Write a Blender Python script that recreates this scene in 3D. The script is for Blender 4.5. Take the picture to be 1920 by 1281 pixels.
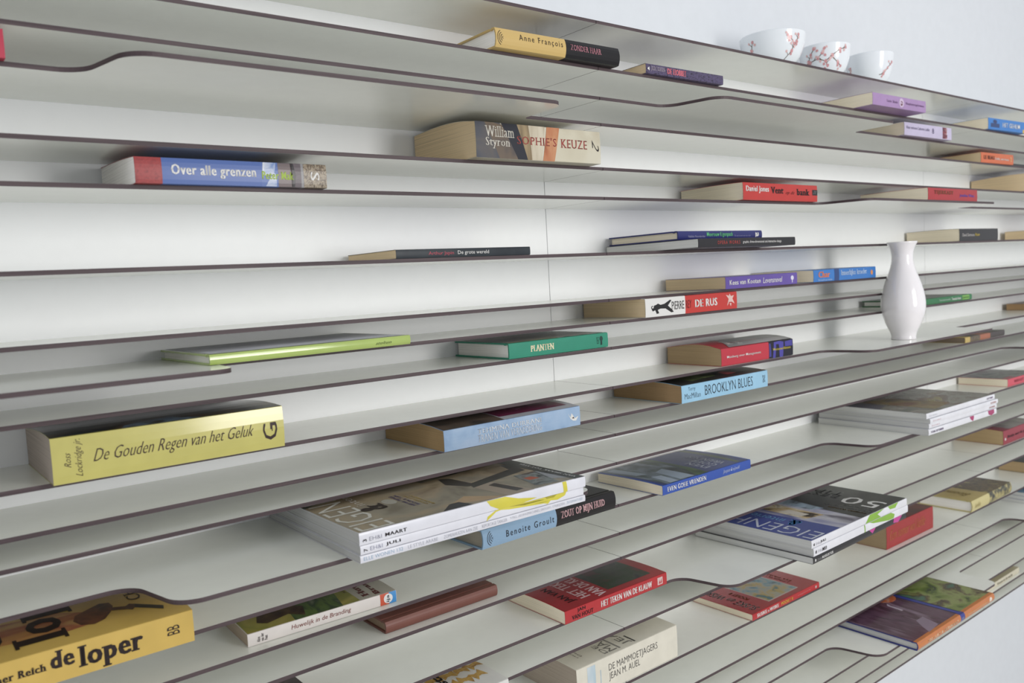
import bpy, bmesh, math, random
from mathutils import Vector, Matrix
PI = math.pi
for o in list(bpy.data.objects): bpy.data.objects.remove(o)
scene = bpy.context.scene
COL = scene.collection
ZO = 1.55                                   # the shelves' own zero height above the floor

# ------------------------------------------------------------------ camera
cam_d = bpy.data.cameras.new('camera'); cam = bpy.data.objects.new('camera', cam_d); COL.objects.link(cam)
cam_d.sensor_fit = 'HORIZONTAL'; cam_d.sensor_width = 36.0; cam_d.lens = 29.14
cam_d.clip_start = 0.02; cam_d.clip_end = 60
yaw, pit, roll = 0.6679, -0.0740, -0.0550
f = Vector((math.sin(yaw)*math.cos(pit), math.cos(yaw)*math.cos(pit), math.sin(pit)))
r = Vector((math.cos(yaw), -math.sin(yaw), 0)); u = r.cross(f)
r2 = r*math.cos(roll) + u*math.sin(roll); u2 = -r*math.sin(roll) + u*math.cos(roll)
cam.matrix_world = Matrix(((r2.x, u2.x, -f.x, -0.871), (r2.y, u2.y, -f.y, -1.0), (r2.z, u2.z, -f.z, 0.0523+ZO), (0, 0, 0, 1)))
cam_d.dof.use_dof = True; cam_d.dof.focus_distance = 1.12; cam_d.dof.aperture_fstop = 7.1
scene.camera = cam

# ------------------------------------------------------------------ world, lights, exposure
w = bpy.data.worlds.new('world'); scene.world = w; w.use_nodes = True
bg = w.node_tree.nodes['Background']; bg.inputs[0].default_value = (0.92, 0.95, 1.0, 1); bg.inputs[1].default_value = 0.74
def area(name, loc, target, sx, sy, energy, col):
    d = bpy.data.lights.new(name, 'AREA'); d.shape = 'RECTANGLE'; d.size = sx; d.size_y = sy; d.energy = energy; d.color = col
    o = bpy.data.objects.new(name, d); COL.objects.link(o); o.location = loc
    o.rotation_euler = (Vector(target)-Vector(loc)).to_track_quat('-Z', 'Y').to_euler(); return o
area('window_light', (0.74, -3.2, 0.42+ZO), (0.6, 0, 0.0+ZO), 0.8, 1.4, 46, (1.0, 0.98, 0.95))
scene.view_settings.view_transform = 'Standard'; scene.view_settings.look = 'None'
scene.view_settings.exposure = 0.08; scene.view_settings.gamma = 1.0; scene.view_settings.use_curve_mapping = False

# ------------------------------------------------------------------ materials
INK = 1.0        # shelving and walls; printed colours below are denser than paper white
def lin(c):
    if max(c) > 1.0: c = [x/255 for x in c]
    v = [(x/12.92 if x <= .04045 else ((x+.055)/1.055)**2.4) for x in c[:3]]
    if INK < 1:
        g = sum(v)/3; v = [max(.005, INK*(g+(x-g)*.88)) for x in v]
    return tuple(v) + (1,)
MC = {}
def mat(col, rough=.4, coat=0.0, bands=None, noise=None, spec=.3, var=.04, key=None):
    """plain (with faint mottling), banded along the object's own x, or noisy colour"""
    k = (tuple(col), rough, coat, tuple(map(tuple, [(a,)+tuple(b) for a, b in bands])) if bands else None, str(noise), spec, var)
    if k in MC: return MC[k]
    m = bpy.data.materials.new('mat_%d' % len(MC)); m.use_nodes = True; MC[k] = m
    nt = m.node_tree; N = nt.nodes; L = nt.links; b = N['Principled BSDF']
    b.inputs['Roughness'].default_value = rough; b.inputs['Coat Weight'].default_value = coat
    b.inputs['Coat Roughness'].default_value = .12
    b.inputs['Specular IOR Level'].default_value = spec
    tc = N.new('ShaderNodeTexCoord')
    if bands:
        sx = N.new('ShaderNodeSeparateXYZ'); L.new(tc.outputs['Object'], sx.inputs[0])
        dv = N.new('ShaderNodeMath'); dv.operation = 'MULTIPLY'; dv.inputs[1].default_value = 2.0; L.new(sx.outputs[0], dv.inputs[0])
        cr = N.new('ShaderNodeValToRGB'); cr.color_ramp.interpolation = 'CONSTANT'; L.new(dv.outputs[0], cr.inputs[0])
        e = cr.color_ramp.elements
        e[0].position = 0; e[0].color = lin(bands[0][1]); e[1].position = bands[1][0]*2; e[1].color = lin(bands[1][1])
        for p, c in bands[2:]:
            q = e.new(p*2); q.color = lin(c)
        L.new(cr.outputs[0], b.inputs['Base Color'])
    else:
        mp = N.new('ShaderNodeMapping'); L.new(tc.outputs['Object'], mp.inputs[0])
        nz = N.new('ShaderNodeTexNoise'); L.new(mp.outputs[0], nz.inputs[0])
        cr = N.new('ShaderNodeValToRGB'); L.new(nz.outputs[0], cr.inputs[0]); L.new(cr.outputs[0], b.inputs['Base Color'])
        if noise:
            cols, sc, seed = noise['cols'], noise.get('sc', (60, 60, 60)), noise.get('seed', 0)
            mp.inputs['Scale'].default_value = sc; mp.inputs['Location'].default_value = (seed*3.1, seed*1.7, seed)
            nz.inputs['Scale'].default_value = 1; nz.inputs['Detail'].default_value = noise.get('det', 3)
            nz.inputs['Distortion'].default_value = noise.get('dis', .4)
            e = cr.color_ramp.elements; n = len(cols)
            lo, hi = noise.get('rng', (.3, .7))
            e[0].position = lo; e[0].color = lin(cols[0]); e[1].position = hi; e[1].color = lin(cols[-1])
            for i in range(1, n-1):
                q = e.new(lo+(hi-lo)*i/(n-1)); q.color = lin(cols[i])
        else:
            nz.inputs['Scale'].default_value = 45; nz.inputs['Detail'].default_value = 2
            a = [x*(1-var) for x in lin(col)[:3]]+[1]; c2 = [min(1, x*(1+var)) for x in lin(col)[:3]]+[1]
            e = cr.color_ramp.elements; e[0].position = .3; e[0].color = a; e[1].position = .7; e[1].color = c2
    return m
def pages_mat(col, dark=None):
    dark = dark or tuple(c*.82 for c in col)
    return mat(col, .85, noise=dict(cols=[dark, col, tuple(c*1.02 for c in col)], sc=(3, 3, 1200), det=3, dis=.1, rng=(.30, .62)), spec=.1)
M_BOARD = mat((235, 236, 229), .19, spec=.6, var=.012)
M_PANEL = mat((248, 249, 250), .45, spec=.35, var=.008)
M_EDGE = mat((92, 79, 80), .5, noise=dict(cols=[(64, 52, 55), (76, 63, 66), (84, 71, 73)], sc=(8, 8, 260), det=2))
M_WALL = mat((212, 215, 219), .9, spec=.1, var=.012)
M_FLOOR = mat((222, 220, 214), .5, noise=dict(cols=[(216, 213, 207), (226, 224, 218)], sc=(3, 3, 3)))
M_BLACK = mat((30, 26, 26), .45)

# ------------------------------------------------------------------ object helpers
def link_mesh(name, bm, mats, parent=None, smooth=False):
    me = bpy.data.meshes.new(name); bm.to_mesh(me); bm.free()
    for m in (mats if isinstance(mats, (list, tuple)) else [mats]): me.materials.append(m)
    if smooth:
        for p in me.polygons: p.use_smooth = True
    o = bpy.data.objects.new(name, me); COL.objects.link(o)
    if parent: o.parent = parent
    return o
def empty(name, loc, rz, label, cat, group=None):
    o = bpy.data.objects.new(name, None); COL.objects.link(o); o.empty_display_size = .02
    o.location = loc; o.rotation_euler = (0, 0, rz); o['label'] = label; o['category'] = cat
    if group: o['group'] = group
    return o
def add_box(bm, a, b):
    v = [bm.verts.new((x, y, z)) for x in (a[0], b[0]) for y in (a[1], b[1]) for z in (a[2], b[2])]
    for q in ((0, 1, 3, 2), (4, 6, 7, 5), (0, 4, 5, 1), (2, 3, 7, 6), (0, 2, 6, 4), (1, 5, 7, 3)): bm.faces.new([v[i] for i in q])

# ------------------------------------------------------------------ setting
def struct(name, a, b, m):
    bm = bmesh.new(); add_box(bm, a, b); bmesh.ops.recalc_face_normals(bm, faces=bm.faces)
    o = link_mesh(name, bm, m); o['kind'] = 'structure'; return o
struct('wall_back', (-4.2, .010, 0), (7.0, .13, 3.2), M_WALL)
struct('floor', (-4.2, -4.2, -.1), (7.0, .13, 0), M_FLOOR)

# ------------------------------------------------------------------ shelving
ZS = [0.4174, 0.3516, 0.3094, 0.2719, 0.2084, 0.1657, 0.0849, 0.0168, -0.0165, -0.0541, -0.113, -0.1558, -0.184,
      -0.2273, -0.2914, -0.3344, -0.3723, -0.4373, -0.4822, -0.5679, -0.6248, -0.6596, -0.6958, -0.7595, -0.7999, -0.8268]
D0, D1, LM, TH = 0.1315, 0.220, 1.2639, 0.0046
def fillet(pts, rad):
    out = [pts[0]]
    for i in range(1, len(pts)-1):
        p, a, b = Vector(pts[i]), Vector(pts[i-1]), Vector(pts[i+1])
        d1, d2 = (a-p), (b-p); l1, l2 = d1.length, d2.length; d1.normalize(); d2.normalize()
        ang = d1.angle(d2)
        if ang > PI-.02: out.append(tuple(p)); continue
        R = rad[i]; t = min(R/math.tan(ang/2), l1*.48, l2*.48); R = t*math.tan(ang/2)
        c = p+(d1+d2).normalized()*(R/math.sin(ang/2))
        s, e = p+d1*t-c, p+d2*t-c
        n = 9; tot = s.angle_signed(e) if hasattr(s, 'angle_signed') else 0
        a0 = math.atan2(s.y, s.x); a1 = math.atan2(e.y, e.x); da = (a1-a0+PI) % (2*PI)-PI
        for k in range(n+1):
            th = a0+da*k/n; out.append((c.x+R*math.cos(th), c.y+R*math.sin(th)))
    out.append(pts[-1]); return out
def board(parent, x0, x1, z, deep):
    pts = [(x0, -D0)]; rad = [0]
    for a, b in deep:
        if a > x0+.01: pts += [(a-.008, -D0), (a+.012, -D1)]; rad += [.030, .030]
        else: pts[-1] = (x0, -D1)
        if b < x1-.01: pts += [(b, -D1), (b+.006, -D0)]; rad += [.018, .010]
        else: pts.append((x1, -D1)); rad.append(0)
    if pts[-1][0] < x1-.001: pts.append((x1, -D0)); rad.append(0)
    fr = fillet(pts, rad) if len(pts) > 2 else pts
    out = fr+[(x1, .0), (x0, .0)]
    bm = bmesh.new()
    top = [bm.verts.new((p[0], p[1], z)) for p in out]; bot = [bm.verts.new((p[0], p[1], z-TH)) for p in out]
    bm.faces.new(top); bm.faces.new(bot[::-1]); n = len(out)
    for i in range(n):
        q = bm.faces.new((top[i], bot[i], bot[(i+1) % n], top[(i+1) % n])); q.material_index = 1
    bmesh.ops.recalc_face_normals(bm, faces=bm.faces)
    return link_mesh('shelf_board', bm, [M_BOARD, M_EDGE], parent)
DEEP = [ {3: [(-.675, -.152)], 8: [(-1.3, -.592)], 13: [(-.672, -.135)]},
         {2: [(.152, .692)], 5: [(.576, 1.135)], 10: [(.576, 1.118)], 14: [(.578, 1.12)], 17: [(.138, .68)], 22: [(.578, 1.115)]},
         {1: [(1.84, 2.39)], 8: [(1.84, 2.39)], 12: [(1.402, 1.95)], 20: [(1.402, 1.95)], 15: [(1.84, 2.39)]} ]
side = ['nearest', 'middle', 'farthest']
for mi in range(3):
    X0 = (mi-1)*LM
    un = empty('wall_shelf_unit', (X0, 0, ZO), 0, 'white wall shelf unit with many thin dark-edged boards, %s section' % side[mi], 'shelf', 'wall shelf units')
    bm = bmesh.new(); add_box(bm, (.0006, 0, ZS[25]-TH), (LM-.0006, .009, ZS[0]))
    bmesh.ops.recalc_face_normals(bm, faces=bm.faces)
    link_mesh('back_panel', bm, M_PANEL, un)
    for k, z in enumerate(ZS):
        dp = [(a-X0, b-X0) for a, b in DEEP[mi].get(k, [])]
        board(un, .0005, LM-.0005, z, dp)

# ------------------------------------------------------------------ lettering
TC = {}
def text_polys(s, style):
    """flat letter shapes as (verts, faces), made from Blender's built-in font"""
    k = (s, style)
    if k in TC: return TC[k]
    cu = bpy.data.curves.new('t', 'FONT'); cu.body = s; cu.size = 1; cu.resolution_u = 2
    cu.offset = {'bold': .004, 'black': .006, 'light': -.012, 'serif': -.010, 'serifbold': .004, 'script': -.014, 'thin': -.018}.get(style, 0)
    cu.space_character = {'serif': 1.12, 'serifbold': 1.12, 'wide': 1.35, 'bold': 1.08, 'black': 1.12, 'script': 1.0}.get(style, 1)
    cu.space_line = .85
    if style in ('script', 'italic', 'boldital'): cu.shear = .52 if style == 'script' else .2
    if style == 'boldital': cu.offset = .004
    o = bpy.data.objects.new('t', cu); COL.objects.link(o)
    dg = bpy.context.evaluated_depsgraph_get(); me = bpy.data.meshes.new_from_object(o.evaluated_get(dg))
    V = [tuple(v.co) for v in me.vertices]; F = [tuple(p.vertices) for p in me.polygons]
    if style in ('serif', 'serifbold', 'script', 'bold', 'black', 'boldital'):
        cnt = {}
        for fc in F:
            for i in range(len(fc)):
                e = (fc[i], fc[(i+1) % len(fc)]); ke = tuple(sorted(e)); cnt[ke] = cnt.get(ke, 0)+1
        xs = {'serifbold': .045, 'bold': .022, 'boldital': .025, 'black': .036}.get(style, .022)
        nv = len(V); V0, F0 = list(V), list(F)
        for dx in ([-xs, xs] if style != 'script' else [xs]):
            b0 = len(V); V += [(v[0]+dx, v[1], v[2]) for v in V0]; F += [tuple(i+b0 for i in fc) for fc in F0]
        if style in ('serif', 'serifbold'):
            for (a, b), c in cnt.items():
                if c != 1: continue
                A, B = V0[a], V0[b]; ln = abs(A[0]-B[0])
                if abs(A[1]-B[1]) < .004 and .03 < ln < .17:
                    # a stem's end: which side of it is the letter on?
                    y = A[1]; up = sum(1 for v in V0 if abs(v[0]-(A[0]+B[0])/2) < .12 and v[1] > y+.01) > sum(1 for v in V0 if abs(v[0]-(A[0]+B[0])/2) < .12 and v[1] < y-.01)
                    h = .035 if style == 'serif' else .05
                    x0, x1 = min(A[0], B[0])-xs-.07, max(A[0], B[0])+xs+.07
                    y0, y1 = (y-.004, y+h) if up else (y-h, y+.004)
                    b0 = len(V); V += [(x0, y0, 0), (x1, y0, 0), (x1, y1, 0), (x0, y1, 0)]; F.append((b0, b0+1, b0+2, b0+3))
    bpy.data.objects.remove(o); bpy.data.curves.remove(cu); bpy.data.meshes.remove(me)
    TC[k] = (V, F); return TC[k]
def ell(cx, cy, rx, ry, n=18, a0=0, a1=2*PI):
    return [(cx+rx*math.cos(a0+(a1-a0)*i/n), cy+ry*math.sin(a0+(a1-a0)*i/n)) for i in range(n)]

# ------------------------------------------------------------------ books
class Book:
    """lies flat, spine towards the room; own axes: x along the spine, y into the shelf, z up"""
    def __init__(s, name, lvl, x, y, L, ang, W, h, cover, pages, label, kind='paper', hb=None, bulge=.0, dz=0., bands=None, rough=.32, cat='book', group='books lying on the wall shelves', coat=.05, spine_b=None, noise=None, split=False):
        a = math.radians(ang)
        W = min(W, (-.0025-y-L*max(0, math.sin(a)))/math.cos(a))
        s.L, s.W, s.h, s.hb, s.bulge, s.kind = L, W, h, (h if hb is None else hb), bulge, kind
        s.b = spine_b if spine_b is not None else (.0035 if kind == 'hard' else .0006)
        s.e = empty(name, (x, y, ZO+ZS[lvl]+.0002+dz), a, label, cat, group)
        ct = .0022 if kind == 'hard' else (.0005 if kind == 'paper' else .0003)
        cr = .0022 if kind == 'hard' else .0008
        path = [(W, ct*.5), (W*.5, ct*.5)]
        n = 6
        path += [(cr*1.5, ct*.5)]
        for i in range(n+1):
            z = cr*.6+(h-1.2*cr)*i/n; path.append((s.spy(z)+ct*.5, z))
        path += [(cr*1.5, h-ct*.5)]
        if kind == 'hard': path += [(.006, s.top(.006)-ct*.5), (.0085, s.top(.0085)-ct*.5-.0010), (.011, s.top(.011)-ct*.5)]
        for i in range(1, 9):
            y_ = .012+(W-.012)*i/8; path.append((y_, s.top(y_)-ct*.5))
        bm = bmesh.new(); rows = []
        P = [Vector(p) for p in path]
        for i, p in enumerate(P):
            t = (P[min(i+1, len(P)-1)]-P[max(i-1, 0)]).normalized(); nrm = Vector((t.y, -t.x))*ct*.5
            rows.append([bm.verts.new((xx, q.x, q.y)) for xx in (0, L) for q in (p+nrm, p-nrm)])
        for a_, b_ in zip(rows[:-1], rows[1:]):
            for q in ((a_[0], a_[2], b_[2], b_[0]), (a_[1], b_[1], b_[3], a_[3]), (a_[0], b_[0], b_[1], a_[1]), (a_[2], a_[3], b_[3], b_[2])): bm.faces.new(q)
        for q in (rows[0], rows[-1]): bm.faces.new((q[0], q[1], q[3], q[2]))
        bmesh.ops.recalc_face_normals(bm, faces=bm.faces)
        cm = mat(cover, rough, coat, bands=[(p*L, c) for p, c in bands] if bands else None, noise=noise)
        o = link_mesh('cover', bm, cm, s.e)
        for i, p in enumerate(o.data.polygons): p.use_smooth = False
        # page block
        ix = .003 if kind == 'hard' else .0004; iy = .004 if kind == 'hard' else .0007
        poly = [(W-iy, ct), (.003, ct)]
        for i in range(5):
            z = ct+(h-2*ct)*i/4; poly.append((max(s.spy(z)+ct*1.05, s.spy(z)+ct*1.05), z))
        for i in range(1, 9):
            y_ = .006+(W-iy-.006)*i/8; poly.append((y_, s.top(y_)-ct*1.05-(.0010 if kind == 'hard' and y_ < .012 else 0)))
        bm = bmesh.new(); A = [bm.verts.new((ix, p[0], p[1])) for p in poly]; B = [bm.verts.new((L-ix, p[0], p[1])) for p in poly]
        bm.faces.new(A); bm.faces.new(B[::-1])
        for i in range(len(poly)): bm.faces.new((A[i], B[i], B[(i+1) % len(poly)], A[(i+1) % len(poly)]))
        bmesh.ops.recalc_face_normals(bm, faces=bm.faces)
        link_mesh('page_block', bm, pages_mat(pages), s.e)
    def spy(s, z): return -s.b*(1-(2*z/s.h-1)**2)
    def top(s, y):
        t = max(0, min(1, y/s.W)); return s.h+(s.hb-s.h)*t+s.bulge*math.sin(PI*t**.85)
    def _put(s, name, V, F, face, m, eps, cuts=True):
        bm = bmesh.new(); vs = [bm.verts.new((v[0], v[1], 0)) for v in V]
        for fc in F:
            try: bm.faces.new([vs[i] for i in fc])
            except ValueError: pass
        if cuts:
            hi = s.h if face == 'spine' else s.W; n = 7
            for i in range(1, n):
                bmesh.ops.bisect_plane(bm, geom=bm.verts[:]+bm.edges[:]+bm.faces[:], plane_co=(0, hi*i/n, 0), plane_no=(0, 1, 0))
        for v in bm.verts:
            x, y = v.co.x, v.co.y
            v.co = (x, s.spy(y)-eps-.00002, y) if face == 'spine' else (x, y, s.top(y)+eps)
        bm.normal_update()
        want = Vector((0, -1, 0)) if face == 'spine' else Vector((0, 0, 1))
        for fc in bm.faces:
            if fc.normal.dot(want) < 0: fc.normal_flip()
        return link_mesh(name, bm, m, s.e)
    def t(s, txt, box, col, style='sans', rot=0, face='spine', m=None):
        V, F = text_polys(txt, style)
        if rot: c, sn = {90: (0, 1), 180: (-1, 0), 270: (0, -1)}[rot]; V = [(v[0]*c-v[1]*sn, v[0]*sn+v[1]*c) for v in V]
        ax, bx = min(v[0] for v in V), max(v[0] for v in V); ay, by = min(v[1] for v in V), max(v[1] for v in V)
        H = s.h if face == 'spine' else s.W
        x0, x1, y0, y1 = box[0]*s.L, box[1]*s.L, box[2]*H, box[3]*H
        V = [(x0+(v[0]-ax)/(bx-ax)*(x1-x0), y0+(v[1]-ay)/(by-ay)*(y1-y0)) for v in V]
        s._put('spine_lettering' if face == 'spine' else 'cover_lettering', V, F, face, m or mat(col, .45), .0003 if face == 'spine' else .0004, cuts=(s.b > .002 or face == 'top'))
        return s
    def T(s, txt, box, col, style='sans', rot=90): return s.t(txt, box, col, style, rot, 'top')
    def p(s, pts, col, face='spine', noise=None, eps=.00012, rough=.35):
        """printed area; pts are fractions of spine length and height (or cover length and width)"""
        if len(pts) == 4 and not isinstance(pts[0], tuple): x0, x1, y0, y1 = pts; pts = [(x0, y0), (x1, y0), (x1, y1), (x0, y1)]
        H = s.h if face == 'spine' else s.W
        V = [(a*s.L, b*H) for a, b in pts]
        s._put('printed_spine_area' if face == 'spine' else 'printed_cover_area', V, [tuple(range(len(V)))], face, mat(col, rough, .15, noise=noise), eps)
        return s
    def P(s, pts, col, noise=None, eps=.00015, rough=.35): return s.p(pts, col, 'top', noise, eps, rough)
    def swirl(s, cx, col):
        for i in range(4):
            rr = .08+.115*i; a0, a1 = PI*.62, PI*1.38
            o = [(cx*s.L+(.32+rr*math.cos(a0+(a1-a0)*j/8)-.25)*s.h*.9, (.5+rr*.92*math.sin(a0+(a1-a0)*j/8))*s.h) for j in range(9)]
            n = [(cx*s.L+(.32+(rr-.03)*math.cos(a0+(a1-a0)*j/8)-.25)*s.h*.9, (.5+(rr-.03)*.92*math.sin(a0+(a1-a0)*j/8))*s.h) for j in range(9)][::-1]
            s._put('spine_emblem', o+n, [tuple(range(18))], 'spine', mat(col, .45), .0003)
        return s
INK = 0.80
TAN, CREAM, WHITE, GREY = (252, 224, 178), (276, 262, 232), (276, 272, 266), (236, 236, 232)
DK, WH = (38, 30, 32), (238, 236, 232)
def art(*c, sc=(40, 40, 40), seed=0, det=3, dis=.5, rng=(.32, .68)): return dict(cols=list(c), sc=sc, seed=seed, det=det, dis=dis, rng=rng)

# --- first shelf below the top
b = Book('book', 1, -.196, -.143, .222, -1.0, .133, .0255, (222, 186, 104), WHITE, 'thin hardcover with yellow and black spine, high on second board from the top', 'hard', bands=[(0, (224, 188, 106)), (.535, (22, 20, 24))])
b.swirl(.045, DK).t('Anne François', (.17, .51, .42, .80), (60, 45, 35), 'wide').t('ZONDER HAAR', (.575, .835, .42, .74), (205, 130, 145), 'serif')
b = Book('book', 1, .094, -.138, .182, -1, .11, .0148, (70, 56, 86), TAN, 'slim dark purple patterned paperback beside the yellow and black hardcover', noise=art((58, 44, 72), (96, 84, 122), (40, 32, 50), sc=(150, 150, 300), seed=3))
b.t('J.R.R.TOLKIEN', (.06, .23, .25, .8), (190, 175, 190), 'serif').t('DE HOBBIT', (.26, .5, .22, .82), (232, 110, 125), 'serifbold')
b.p([(.015, .5), (.04, .3), (.04, .7)], WH)
b = Book('book', 1, .702, -.169, .210, -.8, .160, .0238, (176, 138, 192), CREAM, 'lilac paperback jutting over the second board, below the blossom bowls', bulge=.001)
b.t('Lucie Shade', (.25, .45, .4, .6), (110, 70, 120), 'serif').t('Slaapkamergeheimen', (.6, .96, .38, .62), (110, 70, 120), 'serif').p(ell(.525, .5, .045, .38), (214, 190, 220)).p(ell(.525, .45, .022, .2), (110, 50, 60))
b = Book('book', 1, 1.303, -.138, .20, -3, .125, .0275, (24, 128, 214), CREAM, 'bright blue paperback at the right end of the second board', bulge=.001)
b.p((.06, .28, .2, .55), (20, 60, 120)).p(ell(.17, .7, .05, .17), (20, 50, 110)).t('HET GEHEIM', (.36, .82, .3, .7), WH, 'bold').p((.9, 1, .0, .3), (225, 190, 60))
b = Book('book', 2, .878, -.143, .207, -1.2, .138, .0272, (206, 196, 226), CREAM, 'pale lavender paperback with small portrait on spine, right of centre near top')
b.t('Kleur verloren Catherine Laidler', (.04, .52, .5, .72), (90, 75, 120), 'sans').t('8', (.57, .61, .35, .75), (90, 75, 120), 'serif').p((.80, .90, .06, .96), (235, 225, 235), noise=art((240, 236, 238), (150, 40, 60), (70, 30, 50), sc=(120, 120, 120), seed=5))
b = Book('book', 3, -.956, -.141, .21, 0, .13, .026, (204, 48, 78), WHITE, 'crimson book cut off by the left edge, near the top left')
b = Book('book', 3, 1.277, -.131, .174, -2, .122, .0248, (226, 104, 36), TAN, 'orange paperback near the right edge, fourth board from the top')
b.t('LE BEAU', (.08, .4, .35, .72), (60, 25, 15), 'black').t('Liefde, een keuze', (.42, .85, .32, .6), WH, 'bold').t('2', (.9, .94, .3, .75), (240, 220, 150), 'bold')
b = Book('book', 3, 1.472, -.105, .19, 0, .095, .012, (30, 28, 32), CREAM, 'thin black book at the right edge, beyond the orange paperback')
# --- fifth and sixth boards
b = Book('book', 4, -.242, -.1515, .216, -.6, .146, .0450, (206, 196, 168), TAN, 'thick paperback with dark and cream painted spine, its cover arching up', hb=.050, bulge=.0050, rough=.28, noise=art((196, 184, 156), (218, 210, 184), (226, 220, 200), sc=(14, 14, 14), seed=2))
b.p([(0, 0), (.36, 0), (.18, 1), (0, 1)], (64, 68, 82), noise=art((58, 62, 78), (80, 82, 92), (110, 100, 90), sc=(16, 16, 16), seed=1))
b.p([(.17, 0), (.335, 0), (.2, .95), (.13, 1), (.07, 1)], (110, 96, 84), noise=art((70, 66, 70), (126, 106, 84), (80, 74, 76), sc=(18, 18, 18), seed=8), eps=.00016)
b.p([(.31, 0), (.385, 0), (.31, 1), (.19, 1)], (30, 32, 46), eps=.0002).p([(.385, 0), (.42, 0), (.40, 1), (.31, 1)], (160, 138, 100), noise=art((120, 100, 70), (190, 165, 120), sc=(90, 20, 8), seed=4))
b.p([(.42, .0), (.50, 0), (.53, 1), (.40, 1)], (206, 192, 160), noise=art((170, 150, 116), (222, 210, 184), sc=(90, 20, 8), seed=6))
b.p([(.505, 0), (.60, 0), (.65, 1), (.545, 1)], (178, 98, 54), noise=art((130, 66, 36), (196, 116, 66), (214, 150, 100), sc=(40, 20, 20), seed=7), eps=.0002)
b.t('William', (.07, .285, .60, .90), (226, 220, 206), 'serif').t('Styron', (.07, .25, .27, .58), (226, 220, 206), 'serif')
b.t("SOPHIE'S", (.305, .62, .44, .68), (170, 62, 52), 'serif').t('KEUZE', (.655, .88, .42, .68), (170, 62, 52), 'serif').t('2', (.925, .985, .38, .72), DK, 'script', 270)
b = Book('book', 5, -.646, -.1395, .202, 0, .133, .0262, (150, 40, 42), WHITE, 'blue spined book with red end and white title, left side', hb=.033, bulge=.001, spine_b=.0012, bands=[(0, (164, 46, 48)), (.125, (74, 108, 182)), (.625, (84, 116, 186)), (.72, (104, 92, 98)), (.845, (150, 148, 150)), (.87, (112, 96, 78))])
b.p((.0, .12, .02, .98), (164, 46, 48), noise=art((140, 34, 38), (178, 52, 52), (158, 44, 46), sc=(160, 160, 160), seed=2))
b.p([(.63, .45), (.64, .98), (.71, .98), (.70, .6), (.67, .3), (.65, .02), (.71, .02), (.71, .5)], (214, 222, 236), noise=art((120, 150, 205), (226, 230, 238), sc=(90, 90, 90), seed=9))
b.p((.72, .80, .02, .98), (118, 104, 106), noise=art((104, 92, 96), (130, 112, 110), sc=(10, 10, 200), seed=3)).p([(.795, .02), (.812, .02), (.82, .5), (.808, .98), (.79, .98)], (46, 40, 44))
b.p((.865, 1, .02, .98), (110, 94, 76), noise=art((60, 48, 38), (120, 100, 76), (176, 160, 134), (90, 78, 64), sc=(170, 170, 170), seed=5, dis=2))
b.t('Over alle grenzen', (.168, .598, .25, .76), WH, 'black')
b.t('Peter Mak', (.63, .806, .30, .62), (176, 206, 58), 'black').t('S', (.905, .955, .30, .66), WH, 'serif', 270)
b = Book('book', 5, .322, -.1395, .226, 0, .134, .0300, (208, 44, 34), CREAM, 'red paperback with white and black title, at centre right', bulge=.001)
b.t('Daniel Jones', (.035, .325, .40, .82), WH, 'black').t('Vent', (.35, .52, .42, .80), (30, 20, 22), 'serifbold').t('op de', (.55, .67, .34, .60), (50, 22, 22), 'script').t('bank', (.70, .885, .36, .74), (30, 20, 22), 'serifbold').p((.925, 1, .38, .72), (28, 24, 28)).t('ze', (.935, .985, .46, .66), (150, 140, 140), 'script')
b = Book('book', 5, .825, -.214, .225, 0, .142, .0250, (182, 8, 26), CREAM, 'deep red paperback on the jutting board, behind the one with white title', bulge=.001)
b.t('TSJERKASY', (.11, .5, .42, .8), (120, 60, 20), 'serifbold').t('Jonathan Weisz', (.62, .93, .28, .6), (90, 80, 190), 'bold')
b = Book('book', 4, 1.526, -.138, .21, 0, .134, .046, (176, 156, 190), TAN, 'very thick paperback cut off by the right edge, pages facing left', hb=.041, bulge=.002)
# --- seventh board
b = Book('book', 6, -.355, -.130, .210, 0, .123, .0112, (38, 46, 54), TAN, 'thin dark slate paperback lying alone at picture centre left', noise=art((36, 44, 52), (48, 56, 62), sc=(40, 40, 40)))
b.t('Arthur Japin', (.22, .40, .22, .70), (200, 72, 92), 'sans').t('De grote wereld', (.43, .665, .20, .74), WH, 'sans')
b.P((.02, .98, .1, 1), (216, 216, 214), noise=art((40, 40, 40), (210, 210, 208), (226, 226, 224), sc=(26, 26, 26), rng=(.3, .45)))
b = Book('book', 6, .125, -.199, .254, 0, .193, .0136, (40, 38, 42), GREY, 'wide flat black book underneath the small navy hardcover')
b.t('OPERA WORKS', (.18, .40, .32, .72), (196, 60, 52), 'wide').t('graphic, three-dimensional and interactive design', (.43, .84, .30, .68), WH, 'sans')
b = Book('book', 6, .132, -.1545, .217, 0, .148, .0142, (42, 48, 122), CREAM, 'small navy blue hardcover stacked on the wide black book', 'hard', dz=.0142, spine_b=.0012)
b.t('Nelleke Noordervliet', (.11, .30, .26, .5), (170, 172, 210), 'sans').t('Mevrouw Eigenpack', (.32, .63, .22, .84), (98, 206, 130), 'bold').t('En een boom van een man', (.65, .85, .3, .5), (150, 150, 200), 'sans').t('a', (.91, .955, .2, .75), WH, 'black', 270)
b = Book('book', 6, 1.158, -.130, .213, 0, .124, .0290, (30, 27, 30), CREAM, 'black paperback right behind the vase neck, cream pages to the left', bulge=.001)
b.t('David Simmons', (.07, .37, .38, .62), (210, 205, 200), 'sans').t('Ilium', (.39, .5, .4, .64), (220, 195, 70), 'bold')
b = Book('book', 6, 1.717, -.130, .2, 0, .116, .0265, (120, 90, 60), TAN, 'paperback at the right edge right of the black one, only page ends visible')
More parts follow.
